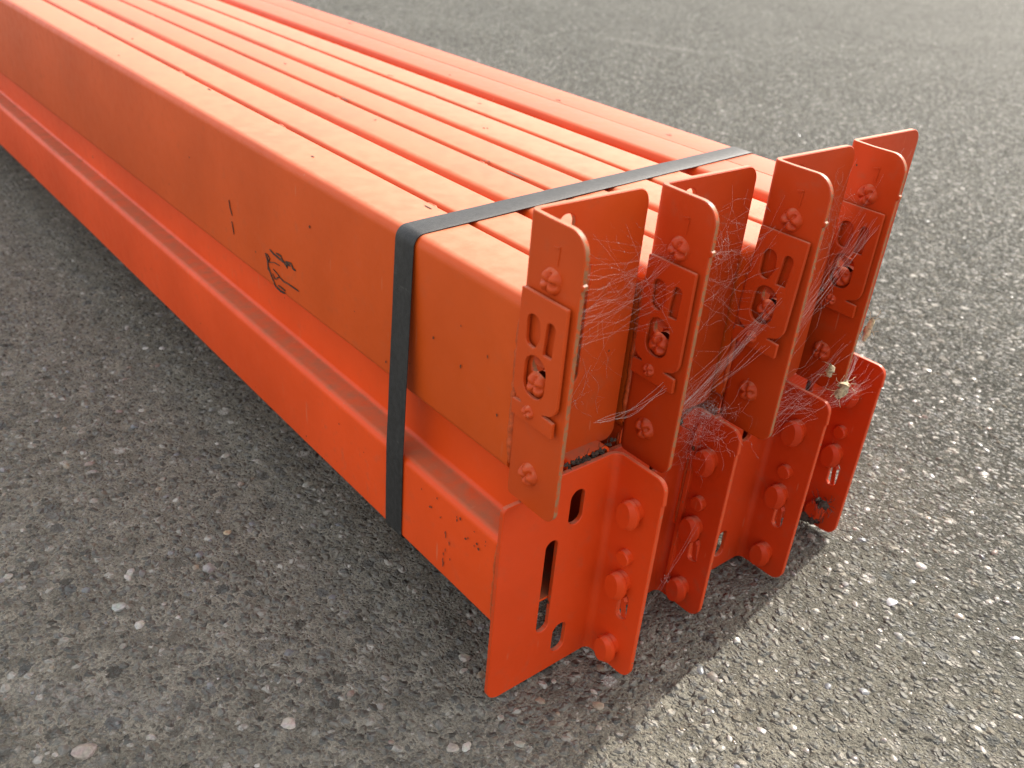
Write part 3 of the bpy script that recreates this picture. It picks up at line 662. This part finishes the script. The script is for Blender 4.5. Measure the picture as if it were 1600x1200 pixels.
cobweb([(((0.1030, 0.1045), (-0.062, -0.058), (0.050, 0.055)), ((0.192, 0.196), (-0.040, -0.034), (0.088, 0.102)), 3, R1 * 1.3, 0.010, 0.006)], [((0.150, -0.049, 0.070), 0.002, 10, R1 * 1.3)],
       'single cobweb strand between the first and second lower connectors', (0.15, -0.05, 0.07))
def husk(center, length, rad, axis_, mat, name, label, seed, strands=5, cat='husk'):
    c_ = Vector(center); ax = Vector(axis_).normalized(); pts = []
    for q in range(9):
        p = c_ + ax * length * (q / 8 - 0.5); pts.append(p + Vector([noise.noise(p * 260 + Vector((seed, k * 4, 0))) for k in range(3)]) * rad * 0.8)
    v_, f_ = tube_mesh(pts, rad, 8, lambda q: 0.25 + math.sin(math.pi * (0.08 + 0.84 * q)) * (0.8 + 0.7 * noise.noise(Vector((q * 9, seed, 1)))))
    v_ = [p + Vector([noise.noise(p * 700 + Vector((seed, k * 5, 3))) for k in range(3)]) * rad * 0.45 for p in v_]
    parts = [(v_, f_)]
    for s_ in range(strands):
        p = c_ + ax * length * random.uniform(-0.5, 0.5); d_ = Vector([random.gauss(0, 1) for k in range(3)]).normalized(); pp = [p]
        for q in range(5): d_ = (d_ + Vector([random.gauss(0, 0.4) for k in range(3)])).normalized(); p = p + d_ * rad * 0.7; pp.append(p)
        parts.append(tube_mesh(pp, rad * 0.06, 4))
    v_, f_ = merge(parts)
    o = mesh_obj(name, v_, f_, mat, None, center, 60, fix=False); o.location = center
    return tag(o, label, cat)
husk((0.3010, -0.062, 0.2365), 0.016, 0.0030, (-0.2, -0.2, 1), M_husk, 'dry_husk', 'pale curled husk hanging in the cobweb below the bent lock plate', 3)
husk((0.3250, -0.0655, 0.2125), 0.017, 0.0040, (0.4, 0, 0.9), M_husk, 'seed_clump', 'tan seed clump caught at the top of the third lower connector', 9, 14, 'seed clump')
husk((0.4000, -0.0360, 0.2400), 0.022, 0.0032, (0.2, 0, 1), M_husk, 'dry_husk', 'dry tan stalk stuck to the edge of the farthest upper connector', 15, 12)
husk((0.172, -0.012, 0.2020), 0.010, 0.0040, (0.6, 0, 0.3), M_dirt, 'litter_clump', 'black speck of litter in the cobweb tangle', 21, 8, 'litter')
parts = []
for k in range(90):
    q = random.random(); c_ = Vector((0.008 + 0.088 * q, -0.0145 + random.gauss(0, 0.0012), 0.2035 + 0.0055 * random.random() + 0.010 * max(0, q - 0.85) / 0.15 * random.random()))
    r_ = random.uniform(0.0008, 0.0026); sd = random.random() * 50; dirs = [Vector(d_).normalized() for d_ in ((1, 0, 0), (-1, 0, 0), (0, 1, 0), (0, -1, 0), (0, 0, 1), (0, 0, -1))]
    parts.append(([c_ + d_ * r_ * random.uniform(0.4, 1.3) for d_ in dirs], [(0, 2, 4), (2, 1, 4), (1, 3, 4), (3, 0, 4), (2, 0, 5), (1, 2, 5), (3, 1, 5), (0, 3, 5)]))
    if k % 3 == 0:
        d_ = Vector([random.gauss(0, 1) for q_ in range(3)]).normalized(); parts.append(tube_mesh([c_, c_ + d_ * 0.003, c_ + d_ * 0.005 + Vector((0.001, 0, 0.001))], 0.00018, 4))
v_, f_ = merge(parts); lit = mesh_obj('litter', v_, f_, M_dirt, None, (0.053, -0.0145, 0.205), 40, fix=False); lit.location = (0.053, -0.0145, 0.205)
tag(lit, 'dark crumbs of litter packed along the joint of the front connectors', 'litter', kind='stuff')
husk((0.405, -0.040, 0.040), 0.016, 0.0045, (0.2, -0.7, -0.5), M_dirt, 'leaf_litter', 'dead dark leaf litter on the farthest lower connector', 33, 24, 'litter')
husk((0.408, -0.030, 0.012), 0.022, 0.0050, (0.1, -1, 0.1), M_dirt, 'leaf_litter', 'dead dark leaf litter at the foot of the farthest lower connector', 39, 24, 'litter')

# ------------------------------------------------------------------ loose and proud stones in the asphalt
def ground_z(x_, y_):
    i = min(max(int(np.searchsorted(gx, x_)), 1), nx - 1); j = min(max(int(np.searchsorted(gy, y_)), 1), ny - 1)
    return float(Z[j, i])
ico = bmesh.new(); bmesh.ops.create_icosphere(ico, subdivisions=2, radius=1.0)
IV = [v.co.copy() for v in ico.verts]; IF = [tuple(v.index for v in f.verts) for f in ico.faces]; ico.free()
spots = [(-0.2129, 0.2516, 0.0075, (0.30, 0.31, 0.28)), (-0.1509, 0.0564, 0.0065, (0.40, 0.36, 0.30)), (0.3834, -0.1467, 0.0050, (0.46, 0.46, 0.45)), (-0.0942, 0.294, 0.0055, (0.36, 0.27, 0.17)),
         (-0.1299, 0.2561, 0.0060, (0.22, 0.21, 0.19)), (-0.2836, 0.1185, 0.0085, (0.26, 0.22, 0.19)), (0.4594, -0.1341, 0.0060, (0.33, 0.31, 0.28))]
TINT = [(0.26, 0.24, 0.20), (0.29, 0.27, 0.23), (0.16, 0.155, 0.145), (0.13, 0.135, 0.14), (0.22, 0.18, 0.13), (0.20, 0.15, 0.12), (0.38, 0.36, 0.32), (0.11, 0.10, 0.09), (0.19, 0.17, 0.145)]
for k in range(3600):
    if random.random() < 0.55: x_, y_ = random.uniform(-0.45, 0.9), random.uniform(-0.4, 0.9)
    else: x_, y_ = random.uniform(0.0, 2.6), random.uniform(-0.9, 2.2)
    spots.append((x_, y_, 0.0011 + 0.0042 * random.random() ** 2.6, random.choice(TINT)))
verts, faces, tint = [], [], []
for (x_, y_, r_, tc) in spots:
    o_ = len(verts); z_ = ground_z(x_, y_) - r_ * 0.15; rot = Matrix.Rotation(random.random() * 6.28, 3, 'Z'); s3 = Vector((random.uniform(0.75, 1.35), random.uniform(0.7, 1.1), random.uniform(0.35, 0.6))); sd = random.random() * 90
    for v_ in IV:
        q = 1 + 0.38 * noise.noise(v_ * 1.3 + Vector((sd, 0, 0))); p = rot @ Vector((v_.x * s3.x, v_.y * s3.y, v_.z * s3.z)) * (r_ * q)
        verts.append((x_ + p.x, y_ + p.y, z_ + p.z)); tint.append((*[c_ * random.uniform(0.93, 1.07) for c_ in tc], 1))
    faces += [tuple(i + o_ for i in f_) for f_ in IF]
me = bpy.data.meshes.new('gravel'); me.from_pydata(verts, [], faces); me.update()
ca = me.color_attributes.new('stone_tint', 'FLOAT_COLOR', 'POINT'); ca.data.foreach_set('color', np.array(tint, dtype=np.float32).ravel())
me.materials.append(M_stone); finish(me, 32)
gravel = link(bpy.data.objects.new('gravel', me)); tag(gravel, 'small pale and grey stones bedded in the asphalt', 'gravel', kind='stuff')
